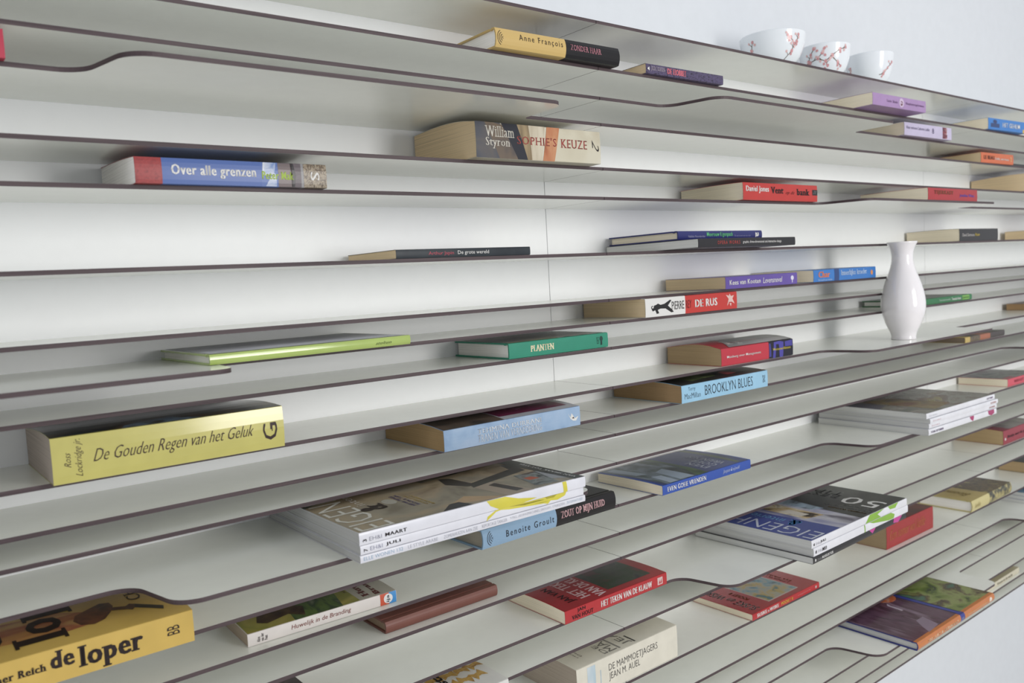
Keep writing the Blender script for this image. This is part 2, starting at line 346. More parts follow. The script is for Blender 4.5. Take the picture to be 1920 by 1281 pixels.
# --- eighth to tenth boards
b = Book('book', 7, .267, -.1385, .209, 0, .130, .0208, (104, 78, 172), TAN, 'violet paperback with white title, left of the blue one')
b.t('Kees van Kooten', (.05, .465, .32, .72), WH, 'bold').t('Levensnevel', (.50, .775, .28, .74), WH, 'italic').p(ell(.925, .56, .022, .2), (226, 222, 240)).p((.920, .930, .15, .5), (226, 222, 240))
b = Book('book', 7, .530, -.1385, .226, 0, .135, .0225, (28, 122, 206), CREAM, 'blue paperback with orange word, right of the violet one', bulge=.001)
b.p((.315, .39, 0, 1), (24, 66, 130)).t('Char', (.07, .245, .35, .85), (226, 120, 60), 'serifbold').t('De kracht van intuitie', (.07, .28, .08, .22), (190, 214, 240), 'sans').t('Innerlijke kracht', (.42, .84, .3, .85), (214, 230, 246), 'serif').p(ell(.93, .5, .018, .22), (240, 150, 60))
b = Book('book', 8, .068, -.1400, .229, .6, .138, .0288, (212, 42, 28), TAN, 'red and white paperback with black striding figure on spine', bands=[(0, (236, 234, 230)), (.405, (212, 42, 28))], bulge=.002)
fig = [(.10, .62), (.125, .70), (.15, .62), (.19, .66), (.25, .85), (.265, .82), (.225, .55), (.27, .30), (.285, .18), (.26, .16), (.20, .40), (.15, .42), (.12, .36), (.135, .18), (.11, .15), (.095, .36), (.07, .30), (.06, .42), (.085, .5)]
b.p(fig, (26, 22, 22)).p(ell(.098, .52, .018, .11), (26, 22, 22)).t('c', (.055, .075, .42, .6), DK, 'bold')
b.t('PIERRE', (.265, .395, .30, .74), DK, 'sans').t('REY', (.415, .475, .30, .74), (120, 20, 24), 'sans').t('DE RUS', (.515, .765, .30, .74), WH, 'black')
b.p([(.88, .2), (.90, .6), (.87, .85), (.905, .78), (.915, .9), (.93, .75), (.965, .8), (.945, .6), (.97, .3), (.935, .42), (.925, .15), (.905, .4)], (240, 200, 190)).p([(.90, .35), (.94, .35), (.94, .42), (.90, .42)], (200, 40, 34), eps=.0003)
b.P((.04, .55, .04, 1), (150, 30, 28), noise=art((120, 20, 22), (190, 40, 34), sc=(30, 30, 30)))
b = Book('book', 9, .936, -.130, .282, 0, .120, .0136, (28, 122, 66), WHITE, 'green hardcover half hidden behind the white vase', 'hard', spine_b=.001)
b.t('Tuinencyclopedie', (.40, .60, .28, .7), (190, 214, 196), 'bold').t('Tweede kans', (.62, .79, .28, .75), WH, 'bold').p((.82, .95, .15, .9), (120, 180, 60)).t('groene boom', (.83, .94, .3, .7), (60, 120, 50), 'bold')
b.P((.03, .97, .04, .96), (196, 198, 192), noise=art((206, 208, 202), (150, 160, 150), sc=(16, 16, 16)))
b = Book('book', 10, 1.725, -.130, .2, 0, .117, .0180, (120, 80, 50), (196, 158, 112), 'tan paged paperback at the right edge, behind and right of the vase')
b = Book('picture_book', 8, -.598, -.166, .236, 1.2, .155, .0110, (182, 206, 96), WHITE, 'flat hardcover with lime green spine and pale grey cover, left of centre', 'hard', rough=.12, coat=.8, spine_b=.0016)
b.t('stelten', (.80, .89, .3, .62), (50, 60, 30), 'script')
b.P((.015, .985, .03, .985), (196, 198, 204), noise=art((232, 233, 238), (214, 215, 222), (196, 196, 204), sc=(12, 18, 12), seed=4), rough=.6)
b = Book('book', 9, -.191, -.1300, .186, 0, .126, .0218, (44, 152, 122), WHITE, 'teal green hardcover lying left of the thin red and white paperback', 'hard', spine_b=.0006, rough=.3)
b.t('PLANTEN', (.20, .43, .30, .72), (238, 228, 186), 'serifbold').t('KORTE', (.875, .90, .3, .75), (20, 60, 52), 'sans', 90).p(ell(.925, .62, .018, .18), (20, 70, 60)).p((.915, .935, .2, .6), (20, 60, 52))
b.P((.02, .98, .06, .97), (150, 152, 150), noise=art((128, 132, 134), (170, 168, 162), (190, 186, 170), sc=(22, 22, 22), seed=7)).P([(.02, .03), (.5, .03), (.5, .07), (.02, .06)], (206, 180, 90), eps=.0002)
b.P([(.5, .02), (.56, .02), (.56, .06), (.5, .06)], WH, eps=.0002).P([(.62, .02), (.72, .02), (.72, .05), (.62, .05)], WH, eps=.0002).P([(.8, .02), (.9, .02), (.9, .05), (.8, .05)], WH, eps=.0002)
# --- eleventh and twelfth boards
b = Book('book', 10, .265, -.1260, .206, -.8, .12, .0298, (206, 34, 58), (206, 176, 132), 'red paperback with a dark blue end, above the pale blue one', hb=.029, bulge=.007, bands=[(0, (206, 34, 58)), (.64, (26, 24, 40))])
b.t('Maisberg over Management', (.07, .53, .38, .56), WH, 'bold').t('Westenwoldensee', (.70, .96, .44, .60), (226, 206, 60), 'bold')
b.p([(.70, 0), (.74, 0), (.75, .8), (.79, .8), (.80, .0), (.85, 0), (.86, .9), (.80, .98), (.72, .95)], (70, 62, 170)).p([(.65, .1), (.68, .1), (.67, .9), (.65, .9)], (60, 54, 150)).p([(.88, .6), (.99, .6), (.99, .95), (.88, .9)], (66, 58, 160))
b.P([(.12, .02), (1, .02), (1, 1), (.5, 1)], (176, 176, 178), noise=art((150, 152, 152), (190, 188, 190), sc=(14, 14, 14))).T('Muis', (.18, .26, .12, .35), WH, 'bold').T('ber', (.3, .37, .1, .25), WH, 'bold')
b = Book('book', 11, .128, -.1530, .228, .2, .148, .0284, (152, 204, 234), (186, 152, 108), 'pale blue spined paperback with black cover, below the red one', bulge=.004, hb=.027)
b.t('Terry', (.07, .145, .60, .86), DK, 'thin').t('MacMillan', (.03, .20, .22, .52), DK, 'thin').t('BROOKLYN BLUES', (.25, .81, .24, .80), (30, 34, 40), 'light').t('ZNS', (.935, .965, .3, .75), DK, 'sans', 270)
b.P((.005, .995, .005, 1), (26, 24, 24)).P([(.2, .1), (.5, .15), (.55, .3), (.3, .5), (.15, .35)], (60, 74, 40), noise=art((24, 24, 20), (84, 96, 50), (110, 120, 70), sc=(40, 40, 40))).P([(.6, .1), (.72, .12), (.7, .3), (.62, .26)], (150, 50, 56), eps=.0002)
b = Book('book', 10, -.742, -.1490, .222, -.2, .145, .0440, (214, 204, 100), (196, 182, 170), 'very thick worn yellow paperback with flowing script title, at left', bulge=.003, spine_b=.0016, rough=.2, coat=.6, hb=.038)
b.t('De Gouden Regen van het Geluk', (.155, .85, .30, .66), (74, 52, 44), 'script').t('Ross', (.045, .07, .34, .66), (74, 52, 44), 'script', 90).t('Lockridge jr.', (.085, .12, .12, .92), (74, 52, 44), 'script', 90).t('G', (.895, .965, .22, .64), (60, 40, 36), 'serif', 90)
b.P((.002, .998, .002, 1), (30, 40, 40), noise=art((14, 26, 26), (30, 52, 58), (84, 58, 24), (38, 30, 22), (20, 30, 40), sc=(14, 20, 10), seed=3), rough=.12)
b.P([(.28, .0), (.62, .0), (.5, .2), (.3, .1)], (60, 100, 140), noise=art((40, 70, 104), (110, 130, 150), (60, 50, 36), sc=(50, 50, 50)), eps=.0002, rough=.12)
b = Book('book', 11, -.316, -.1500, .228, -.4, .147, .0272, (150, 180, 214), (196, 162, 112), 'light blue paperback with tan pages, lying below the teal hardcover', bulge=.004, hb=.027, noise=art((140, 172, 208), (158, 188, 220), (172, 196, 224), sc=(30, 30, 30), seed=2))
b.t('TEHMINA DURRANI', (.225, .69, .55, .78), (226, 230, 234), 'serif').t('TRANEN VAN VERNEDERING', (.225, .69, .14, .50), (214, 222, 232), 'serif')
b.p([(.90, .72), (.92, .5), (.93, .7), (.955, .42), (.985, .5), (.965, .28), (.94, .3), (.92, .42)], (236, 234, 228)).p([(.93, .44), (.945, .5), (.95, .4)], (60, 40, 40), eps=.0003)
b.P((.003, .42, .003, .99), (70, 62, 54), noise=art((52, 46, 42), (96, 80, 66), (60, 54, 50), sc=(20, 20, 20), seed=1)).P((.42, .997, .003, .99), (176, 178, 186)).P((.43, .95, .10, .95), (110, 22, 66), eps=.00025)
b.T('TRANEN', (.62, .66, .2, .9), (170, 110, 150), 'serif').T('Tranen van', (.72, .76, .2, .7), (150, 80, 120), 'serif').T('vernedering', (.82, .86, .2, .7), (150, 80, 120), 'serif')
b = Book('book', 11, 1.177, -.131, .236, 1, .10, .0132, (58, 50, 46), (150, 132, 112), 'small dark book with yellow and orange spine patches, lower right of vase', bands=[(0, (206, 176, 84)), (.12, (62, 56, 50)), (.36, (176, 96, 54)), (.62, (62, 50, 46))])
b.p((.12, .36, .05, .95), (80, 72, 60), noise=art((50, 44, 40), (120, 96, 60), (70, 80, 60), sc=(120, 120, 120)))
# --- fourteenth and fifteenth boards: magazines and books
MG = 'magazines stacked on the wall shelves'
b = Book('magazine', 13, -.491, -.2500, .311, -.6, .243, .0082, (232, 232, 240), (206, 206, 204), 'white-spined magazine at the bottom of the grey-brown magazine stack', 'mag', cat='magazine', group=MG)
b.t('ELLE WONEN 132', (.012, .16, .30, .76), (150, 186, 214), 'light').t('LE STYLE ARABE', (.18, .30, .30, .76), (184, 186, 196), 'light').t('ZOMERHUIZEN AAN ZEE', (.325, .47, .30, .76), (184, 186, 196), 'light').t('REPORTAGE TANGER', (.49, .605, .30, .76), (190, 190, 200), 'light').t('9 PAG. (AF)WASMACHINES, DROGERS, STRIJKIJZERS', (.62, .89, .30, .76), (190, 190, 200), 'light').t('ZELFGEMAAKTE IJSJES', (.90, .985, .30, .76), (170, 190, 210), 'light')
b = Book('magazine', 13, -.490, -.2495, .308, -.6, .243, .0100, (236, 236, 244), (206, 206, 204), 'white-spined magazine in the middle of the grey-brown magazine stack', 'mag', dz=.0084, cat='magazine', group=MG)
b.t('7', (.012, .026, .3, .62), DK, 'bold', 90).t('EH&I', (.036, .082, .30, .70), (150, 150, 176), 'light').t('JULI', (.095, .152, .30, .70), DK, 'bold')
b.p([(.515, .0), (.56, .8), (.62, .98), (.70, .7), (.82, .3), (.83, .55), (.74, 1), (.56, 1), (.52, .5)], (226, 214, 40)).p([(.56, .98), (.62, .70), (.74, .40), (.82, .22), (.80, .0), (.86, .98)], (226, 214, 40)).p([(.80, .98), (.81, .5), (.86, .3), (.9, .6), (.91, .98)], (226, 214, 40))
b = Book('magazine', 13, -.491, -.2505, .311, -.8, .243, .0134, (236, 236, 244), (206, 206, 204), 'topmost magazine with grey-brown cover, on the stack over the pale blue hardcover', 'mag', dz=.0186, cat='magazine', group=MG, bulge=-.0008, rough=.22, coat=.4)
b.t('3', (.012, .026, .26, .46), DK, 'bold', 90).t('EH&I', (.036, .082, .24, .54), (150, 150, 166), 'light').t('MAART', (.095, .178, .26, .54), DK, 'bold')
b.p([(.515, .98), (.53, .5), (.57, .03), (.68, .03), (.75, .2), (.66, .55), (.60, .97)], (226, 214, 40)).p([(.88, .98), (.90, .98), (.905, .02), (.885, .02)], (226, 214, 40))
b.P((.002, .998, .004, .998), (158, 148, 126), noise=art((128, 118, 98), (160, 150, 128), (178, 160, 128), (150, 132, 104), sc=(14, 14, 14), seed=4), rough=.25)
b.P([(.0, .55), (.10, .62), (.14, 1), (.0, 1)], (70, 76, 66), noise=art((48, 54, 48), (100, 108, 94), sc=(60, 12, 20)), eps=.0002)
b.T('EIGENH', (.012, .142, .01, .70), (226, 224, 214), 'light').T('&', (.135, .235, .27, .38), (58, 46, 42), 'serifbold').T('interieur', (.155, .19, .40, .80), (214, 210, 200), 'light').P(ell(.27, .36, .025, .05), (188, 184, 170), eps=.0002)
b.T('NIEUWE TRENDS', (.30, .315, .20, .44), (96, 84, 130), 'bold').T('WOON & TUIN', (.32, .335, .20, .44), (96, 84, 130), 'bold').T('DOSSIER LICHT', (.345, .357, .18, .40), (200, 170, 90), 'bold').T('BADKAMERS', (.363, .375, .16, .38), (200, 170, 90), 'bold')
b.P([(.33, .003), (.40, .09), (.44, .09), (.46, .003)], (62, 58, 54), eps=.0002).P([(.40, .08), (.56, .003), (.60, .02), (.5, .16)], (196, 160, 116), noise=art((176, 150, 110), (206, 170, 124), sc=(20, 20, 20)), eps=.00018)
b.P([(.62, .0), (.74, .0), (.70, .30), (.60, .28)], (176, 158, 136), eps=.0002).P([(.60, .26), (.92, .36), (.94, .52), (.90, .56), (.88, .44), (.62, .34)], (66, 64, 58), eps=.00022)
b.P([(.60, .30), (.64, .32), (.62, .52), (.58, .55), (.55, .42)], (70, 66, 60), eps=.00024).P([(.68, .04), (.72, .05), (.70, .26), (.66, .24)], (70, 62, 56), eps=.00024)
b.P([(.78, .05), (.88, .02), (.93, .30), (.82, .30)], (92, 98, 96), noise=art((60, 62, 60), (140, 146, 142), (90, 70, 60), sc=(50, 50, 50)), eps=.00026).P([(.82, .16), (.87, .16), (.86, .22), (.82, .22)], (196, 84, 40), eps=.00028)
b.P([(.89, .1), (.955, .04), (.95, .28), (.92, .3)], (160, 162, 166), eps=.00026).P([(.5, .55), (.9, .62), (.9, 1), (.5, 1)], (104, 98, 82), noise=art((60, 60, 54), (140, 130, 106), (96, 92, 80), sc=(20, 20, 20)), eps=.0002)
b.P([(.945, .0), (.998, .0), (.998, 1), (.90, 1), (.93, .4)], (60, 60, 54), eps=.00026).T('VAN SMAAK TOT STIJL', (.965, .985, .03, .5), WH, 'bold').T('2008', (.93, .965, .62, .85), WH, 'script')
b = Book('book', 14, -.268, -.150, .247, 1.4, .13, .0262, (140, 174, 206), (176, 168, 152), 'hardcover with pale blue and black spine, poking out under the magazines', 'hard', bands=[(0, (142, 178, 210)), (.52, (26, 22, 24))])
b.swirl(.06, DK).t('Benoite Groult', (.155, .50, .34, .68), (34, 36, 44), 'wide').t('ZOUT OP MIJN HUID', (.555, .905, .28, .78), (206, 160, 162), 'serifbold')
b = Book('book', 14, .076, -.1520, .229, 1.0, .139, .0156, (42, 84, 180), CREAM, 'royal blue paperback with bridge photo cover, at centre', bulge=.0015)
b.t('EVEN GOEIE VRIENDEN', (.05, .465, .26, .76), WH, 'bold').t('Jacques Kruijsveld', (.66, .865, .28, .76), (214, 222, 240), 'script')
b.P((.02, .98, .01, .99), (50, 62, 120), noise=art((46, 54, 104), (66, 78, 140), sc=(10, 10, 10))).P([(.06, .01), (.42, .01), (.50, .99), (.02, .99)], (60, 76, 66), noise=art((40, 48, 44), (84, 100, 96), (130, 144, 156), (54, 80, 44), sc=(30, 14, 20), seed=5), eps=.0002)
b.P([(.10, .02), (.18, .02), (.20, .3), (.12, .34)], (176, 190, 206), eps=.00025).P([(.22, .04), (.36, .02), (.35, .5), (.24, .44)], (164, 180, 196), eps=.00025).P([(.08, .5), (.16, .45), (.14, .95), (.06, .95)], (164, 180, 196), eps=.00025)
b.P([(.38, .0), (.50, .0), (.54, .99), (.5, .99), (.45, .3)], (64, 96, 40), noise=art((46, 70, 40), (84, 120, 54), sc=(60, 20, 20)), eps=.00027).P([(.86, .04), (.90, .04), (.96, .99), (.90, .99)], (96, 110, 80), eps=.00025)
b.T('EVEN', (.56, .63, .12, .44), (200, 204, 216), 'bold').T('GOEIE', (.65, .72, .12, .50), (200, 204, 216), 'bold').T('VRIENDEN', (.74, .81, .12, .66), (200, 204, 216), 'bold')
b = Book('book', 14, -.845, -.1575, .2125, 0, .15, .0325, (226, 188, 82), CREAM, 'thick yellow paperback with large black title, at bottom left corner', rough=.3, bulge=.002)
b.t('Christopher Reich', (.03, .385, .38, .66), (50, 36, 30), 'serifbold').t('de', (.40, .494, .42, .92), (44, 30, 30), 'serifbold').t('loper', (.508, .775, .06, .86), (44, 30, 30), 'serifbold').t('BB', (.88, .935, .40, .68), (44, 30, 30), 'sans', 90)
b.T('de', (.06, .26, .22, .70), (40, 28, 24), 'serifbold').T('lop', (.29, .565, .12, .84), (40, 28, 24), 'serifbold').T('Christ', (.80, .86, .45, .95), (60, 42, 30), 'serif')
b.P([(.02, .3), (.5, .2), (.66, .24), (.62, .45), (.5, .6), (.02, .7)], (200, 140, 70), noise=art((214, 160, 70), (176, 96, 60), (222, 180, 100), sc=(12, 30, 20), seed=3))
b.P([(.54, .34), (.56, .24), (.61, .20), (.66, .24), (.70, .34), (.725, .44), (.72, .53), (.68, .56), (.62, .50), (.56, .44)], (96, 56, 30), noise=art((60, 34, 22), (120, 70, 40), (84, 44, 28), sc=(40, 40, 40)), eps=.00025)
b.P([(.68, .38), (.77, .30), (.785, .27), (.80, .30), (.90, .14), (.91, .20), (.81, .37), (.79, .40), (.77, .37), (.69, .44)], (90, 54, 30), eps=.00025)
b.P([(.80, .30), (.90, .14), (.91, .20), (.81, .37)], (40, 32, 22), eps=.0003)
b = Book('book', 15, -.565, -.1150, .185, -1.6, .108, .0147, (236, 228, 222), (204, 184, 160), 'thin white-spined paperback with green landscape cover, lower left', bulge=.001)
b.t('Huwelijk in de Branding', (.27, .67, .26, .72), (140, 70, 60), 'italic').t('Alice\nvan der\nPeet', (.055, .12, .2, .8), (50, 36, 36), 'bold', 90).p((.88, .945, 0.02, .98), (220, 84, 44)).p((.945, .998, .02, .98), (54, 150, 220)).p(ell(.938, .5, .033, .4), (240, 238, 236), eps=.0002).t('ija', (.925, .952, .2, .8), (30, 50, 70), 'bold', 90)
b.P((.004, .996, .004, 1), (176, 160, 70), noise=art((196, 170, 60), (150, 150, 60), (206, 184, 90), sc=(16, 16, 16), seed=2)).P([(.30, .0), (.62, .0), (.72, 1), (.36, 1)], (70, 96, 50), noise=art((40, 60, 40), (104, 130, 60), (60, 80, 56), (130, 140, 110), sc=(60, 14, 30), seed=4), eps=.0002)
b.P([(.10, .2), (.15, .12), (.30, .2), (.38, .05), (.42, .3), (.30, .5), (.14, .4)], (70, 44, 34), noise=art((60, 36, 30), (110, 84, 50), sc=(60, 60, 60)), eps=.00025)
b.P([(.74, .0), (.996, .0), (.996, 1), (.74, 1)], (190, 184, 170), eps=.0002).T('Huwelijk', (.78, .84, .06, .95), (110, 46, 46), 'serifbold').T('Branding', (.86, .91, .04, .9), (110, 46, 46), 'serifbold').T('Alice van der Peet', (.71, .73, .3, .95), (90, 60, 60), 'sans')
b = Book('book', 16, -.396, -.1160, .172, 0, .11, .0150, (134, 82, 70), (176, 150, 124), 'plain brown hardcover without title, at lower centre left', 'hard', spine_b=.0025, rough=.42)
b = Book('book', 17, -.125, -.1400, .215, 0, .132, .0190, (194, 34, 40), CREAM, 'red paperback with white title and forest cover picture, lower centre', bulge=.002)
b.t('JAN', (.11, .185, .58, .90), (30, 18, 20), 'bold').t('VAN HOUT', (.06, .255, .16, .50), (30, 18, 20), 'bold').t('HET TEKEN VAN DE KLAUW', (.33, .84, .26, .76), WH, 'black').p((.90, .955, .2, .8), (226, 190, 186)).p([(.912, .3), (.925, .6), (.93, .3), (.945, .7), (.945, .3)], (194, 34, 40), eps=.0003)
b.P((.004, .996, .004, 1), (170, 30, 38)).P((.46, .90, .10, .96), (50, 52, 50), noise=art((36, 38, 46), (62, 70, 60), (40, 66, 40), (90, 50, 50), sc=(26, 26, 26), seed=6), eps=.0002)
b.T('JAN VAN', (.11, .19, .12, .62), (40, 20, 26), 'bold').T('HET TEKEN', (.22, .31, .12, .85), (226, 190, 190), 'black').T('VAN DE KLAUW', (.34, .43, .04, .95), (232, 200, 200), 'black')
b = Book('book', 17, -.70, -.140, .212, 0, .12, .020, (84, 58, 50), TAN, 'dark brown book peeking up at the bottom edge, left of centre', noise=art((60, 42, 38), (104, 72, 60), sc=(20, 20, 20)))
# magazines on the jutting board, far right and centre right
for i, (dx, dy, da, hh, dz, lab) in enumerate([(0, 0, 2.0, .0110, 0, 'black-spined magazine at the bottom of the blue-covered magazine stack'), (.004, .001, 1.6, .0140, .0112, 'white-spined magazine in the middle of the blue-covered magazine stack'), (0, .002, 1.4, .0134, .0254, 'topmost magazine with blue band and pool picture, above the red comic paperback')]):
    b = Book('magazine', 17, .315+dx, -.2555+dy, .335, da, .235, hh, (28, 26, 30) if i == 0 else (236, 236, 242), GREY, lab, 'mag', dz=dz, cat='magazine', group=MG, rough=.22, coat=.3)
    if i == 0: b.t('8', (.015, .028, .3, .7), WH, 'black', 90).t('EH&I', (.04, .075, .3, .65), (150, 150, 150), 'light').t('AUGUSTUS', (.08, .19, .28, .68), WH, 'black').p([(.57, .98), (.60, .3), (.64, .98)], (206, 40, 150)).p([(.85, .98), (.84, .3), (.90, .03), (.95, .98)], (206, 40, 150))
    if i == 1: b.t('5', (.015, .028, .3, .7), DK, 'black', 90).t('EH&I', (.04, .075, .3, .65), (170, 170, 180), 'light').t('MEI', (.08, .12, .28, .68), DK, 'black').p([(.50, .98), (.505, .0), (.515, .0), (.51, .98)], (140, 190, 40)).p([(.56, .98), (.60, .7), (.78, .1), (.83, .1), (.84, .6), (.80, .98)], (140, 190, 40))
    if i == 2:
        b.t('6', (.015, .028, .25, .6), DK, 'black', 90).t('EH&I', (.04, .075, .25, .55), (170, 170, 180), 'light').t('JULI', (.08, .13, .22, .6), DK, 'black').p([(.53, .02), (.56, .7), (.58, .98), (.74, .98), (.66, .6), (.70, .02)], (140, 190, 40)).p([(.78, .98), (.80, .5), (.86, .4), (.9, .98)], (140, 190, 40))
        b.P((.002, .998, .003, .998), (52, 52, 54), rough=.25).P([(.002, .003), (.33, .003), (.27, .998), (.002, .998)], (66, 82, 158), eps=.0002, noise=art((58, 74, 150), (78, 92, 168), sc=(8, 8, 8)))
        b.P([(.28, .003), (.50, .003), (.52, .4), (.47, .998), (.26, .998)], (150, 150, 190), eps=.00022, noise=art((84, 92, 150), (150, 150, 186), (206, 204, 214), (110, 104, 120), sc=(20, 8, 20), seed=3))
        b.P([(.305, .30), (.43, .25), (.45, .68), (.32, .76)], (190, 160, 110), eps=.00028, noise=art((60, 44, 36), (206, 176, 120), (236, 226, 200), (120, 90, 60), sc=(40, 26, 20), seed=5)).P([(.33, .36), (.39, .34), (.40, .52), (.34, .56)], (226, 216, 200), eps=.00034)
        b.P([(.47, .40), (.54, .34), (.62, .998), (.47, .998)], (130, 160, 190), eps=.00024, noise=art((90, 120, 160), (170, 190, 206), (40, 44, 50), sc=(12, 30, 12), seed=2))
        b.T('EIGENH', (.025, .15, .015, .74), (214, 218, 230), 'light').T('interieur', (.175, .235, .40, .78), (120, 190, 226), 'light').T('&', (.165, .25, .27, .37), (60, 150, 216), 'serifbold')
        b.T('50', (.70, .84, .04, .36), WH, 'sans').T('BESTE', (.76, .82, .42, .80), (206, 206, 206), 'serif').T('TIPS', (.83, .89, .42, .76), (206, 206, 206), 'serif')
        b.T('VAN EXCLUSIEVE', (.655, .672, .04, .27), WH, 'bold').T('DE MOOISTE BUITENPLEKKEN', (.615, .632, .02, .40), WH, 'bold').T('ZOMERS WONEN', (.575, .595, .03, .34), (176, 140, 80), 'bold')
zz = 0
for i, (dx, dy, hh, lab) in enumerate([(0, 0, .0118, 'bottom magazine with crimson spine marks, in the far right magazine stack'), (.006, .002, .0098, 'second magazine from bottom in the far right magazine stack'), (.005, -.001, .0096, 'third magazine from bottom in the far right magazine stack'), (-.004, .002, .0110, 'topmost magazine with brownish cover in the far right magazine stack')]):
    b = Book('magazine', 14, .728+dx, -.252+dy, .303, -.6, .235, hh, (236, 236, 242), GREY, lab, 'mag', dz=zz, cat='magazine', group=MG, rough=.25); zz += hh+.0003
    if i == 0: b.t('9 EH&I SEPTEMBER', (.03, .2, .3, .65), (90, 60, 110), 'bold').p([(.58, .98), (.59, .5), (.63, .02), (.645, .98)], (176, 20, 100)).p([(.86, .98), (.87, .3), (.92, .0), (.96, .3), (.96, .98)], (176, 20, 100))
    elif i == 3:
        b.t('EH&I', (.04, .14, .3, .6), (200, 200, 210), 'light').t('OKTOBER', (.87, .97, .3, .65), (130, 100, 140), 'bold')
        b.P((.002, .998, .003, .998), (116, 118, 110), noise=art((84, 92, 84), (130, 120, 110), (150, 150, 140), (110, 80, 76), (160, 150, 100), sc=(12, 12, 12), seed=7), rough=.25).P([(.2, .05), (.5, .1), (.48, .6), (.2, .7)], (124, 92, 80), noise=art((120, 70, 66), (150, 130, 84), (100, 90, 90), sc=(24, 24, 20), seed=2), eps=.0002).P([(.0, .4), (.16, .45), (.16, 1), (0, 1)], (110, 108, 120), eps=.0002)
    else: b.t('EH&I', (.04, .14, .3, .6), (214, 170, 180), 'light').t('NOVEMBER' if i == 1 else 'DECEMBER', (.88, .97, .3, .65), (206, 150, 140), 'bold')
b = Book('book', 14, 1.427, -.128, .2, 0, .122, .0198, (228, 58, 84), CREAM, 'pinkish red paperback cut by the right edge, right of the far magazine stack', hb=.018)
b.P((.003, .997, .003, 1), (110, 116, 110), noise=art((70, 80, 76), (150, 154, 148), (90, 60, 64), sc=(24, 24, 20), seed=2)).P([(.05, .04), (.3, .04), (.3, .14), (.05, .14)], (206, 60, 84), eps=.0002).t('BRIDGET', (.2, .5, .35, .7), (140, 20, 50), 'bold').p((.72, .86, .15, .9), (236, 200, 206))
b = Book('book', 17, 1.393, -.129, .2, 0, .122, .0362, (160, 10, 46), (206, 176, 128), 'thick dark crimson paperback at the right edge, below the far magazines', bulge=.002)
b.p(ell(.06, .38, .018, .1), WH).t('Meisje met de parel', (.12, .8, .34, .6), (70, 8, 26), 'serifbold').P((.003, .997, .003, 1), (150, 138, 138), noise=art((128, 116, 118), (172, 166, 160), sc=(20, 20, 20))).P((.0, .2, .0, .5), (150, 40, 66), eps=.0002)
# --- lower right
b = Book('book', 19, .812, -.1200, .212, 0, .115, .0505, (176, 34, 34), (190, 164, 126), 'thick red paperback with golden script, behind the blue-covered magazines')
b.t('Een zomer vol liefde', (.06, .82, .34, .76), (196, 120, 50), 'script').P((.003, .997, .003, 1), (90, 26, 24), noise=art((70, 20, 22), (120, 34, 28), sc=(18, 18, 18))).P([(0, 0), (.4, 0), (.5, .2), (.3, .4), (0, .4)], (220, 150, 50), noise=art((226, 170, 60), (200, 90, 40), sc=(16, 16, 16)), eps=.0002)
b = Book('book', 19, 1.192, -.1330, .239, .8, .131, .0280, (214, 200, 130), WHITE, 'hardcover with cream yellow and dark floral cover, lower right', 'hard', bands=[(0, (216, 202, 134)), (.42, (96, 92, 66))])
b.p((.425, 1, .0, 1), (96, 92, 66), noise=art((40, 44, 48), (110, 104, 66), (196, 180, 110), (60, 66, 60), sc=(60, 60, 60), seed=5)).P((.0, .42, .002, .998), (204, 180, 100)).P((.42, 1, .002, .998), (84, 66, 52), noise=art((60, 44, 40), (120, 96, 60), (84, 66, 50), (176, 160, 90), sc=(40, 40, 40), seed=3)).T('Bloemen', (.16, .28, .2, .75), (150, 120, 50), 'script')
b.t('liefde', (.06, .2, .3, .7), (180, 160, 90), 'script')
b = Book('book', 19, 1.662, -.130, .2, 0, .118, .030, (46, 46, 40), (206, 176, 130), 'book with dark cover and tan pages at the right edge, above the floral one')
b.P((.2, .6, .1, .5), (110, 130, 40))
b = Book('book', 19, .314, -.1350, .214, .4, .131, .0118, (196, 28, 34), CREAM, 'thin red comic paperback with picture panel on its cover, lower right of centre', rough=.25)
b.t('SUSKE', (.06, .20, .26, .8), WH, 'black').t('en', (.21, .235, .3, .6), WH, 'bold').t('WISKE', (.24, .37, .26, .8), WH, 'black').t('POCKET 8', (.41, .58, .28, .76), (236, 196, 40), 'bold').t('uitgeverij', (.66, .85, .4, .62), (236, 150, 150), 'light').t('8', (.93, .955, .3, .7), WH, 'bold')
b.P((.004, .996, .004, .996), (176, 26, 34), rough=.25).P((.325, .765, .10, .90), (214, 206, 200), eps=.0002).P((.335, .755, .12, .88), (110, 150, 170), noise=art((60, 56, 54), (110, 160, 176), (176, 176, 160), (196, 170, 80), (60, 120, 130), sc=(34, 34, 34), seed=9), eps=.00026)
b.T('SUSKE en WISKE', (.075, .17, .06, .97), (232, 214, 214), 'boldital').T('POCKET 8', (.22, .27, .34, .66), (176, 130, 40), 'bold').T('3 STRIPS IN 1 BAND', (.80, .825, .3, .9), (196, 110, 50), 'bold').T('256 PAGINAS', (.845, .87, .3, .9), (196, 110, 50), 'bold')
b = Book('book', 19, -.100, -.1300, .220, 0, .128, .0520, (232, 226, 208), (196, 180, 162), 'thick cream-white paperback with grey title, at the bottom edge centre', rough=.3, bulge=.001)
b.t('DE MAMMOETJAGERS', (.295, .785, .50, .76), (60, 58, 60), 'light').t('JEAN M. AUEL', (.295, .60, .24, .50), (60, 58, 60), 'light').p((.095, .17, .05, .93), (196, 214, 222), noise=art((150, 190, 214), (214, 224, 228), (170, 200, 214), sc=(40, 10, 14))).p((.215, .22, .1, .7), (150, 190, 214)).t('DE', (.04, .075, .3, .5), DK, 'bold', 90)
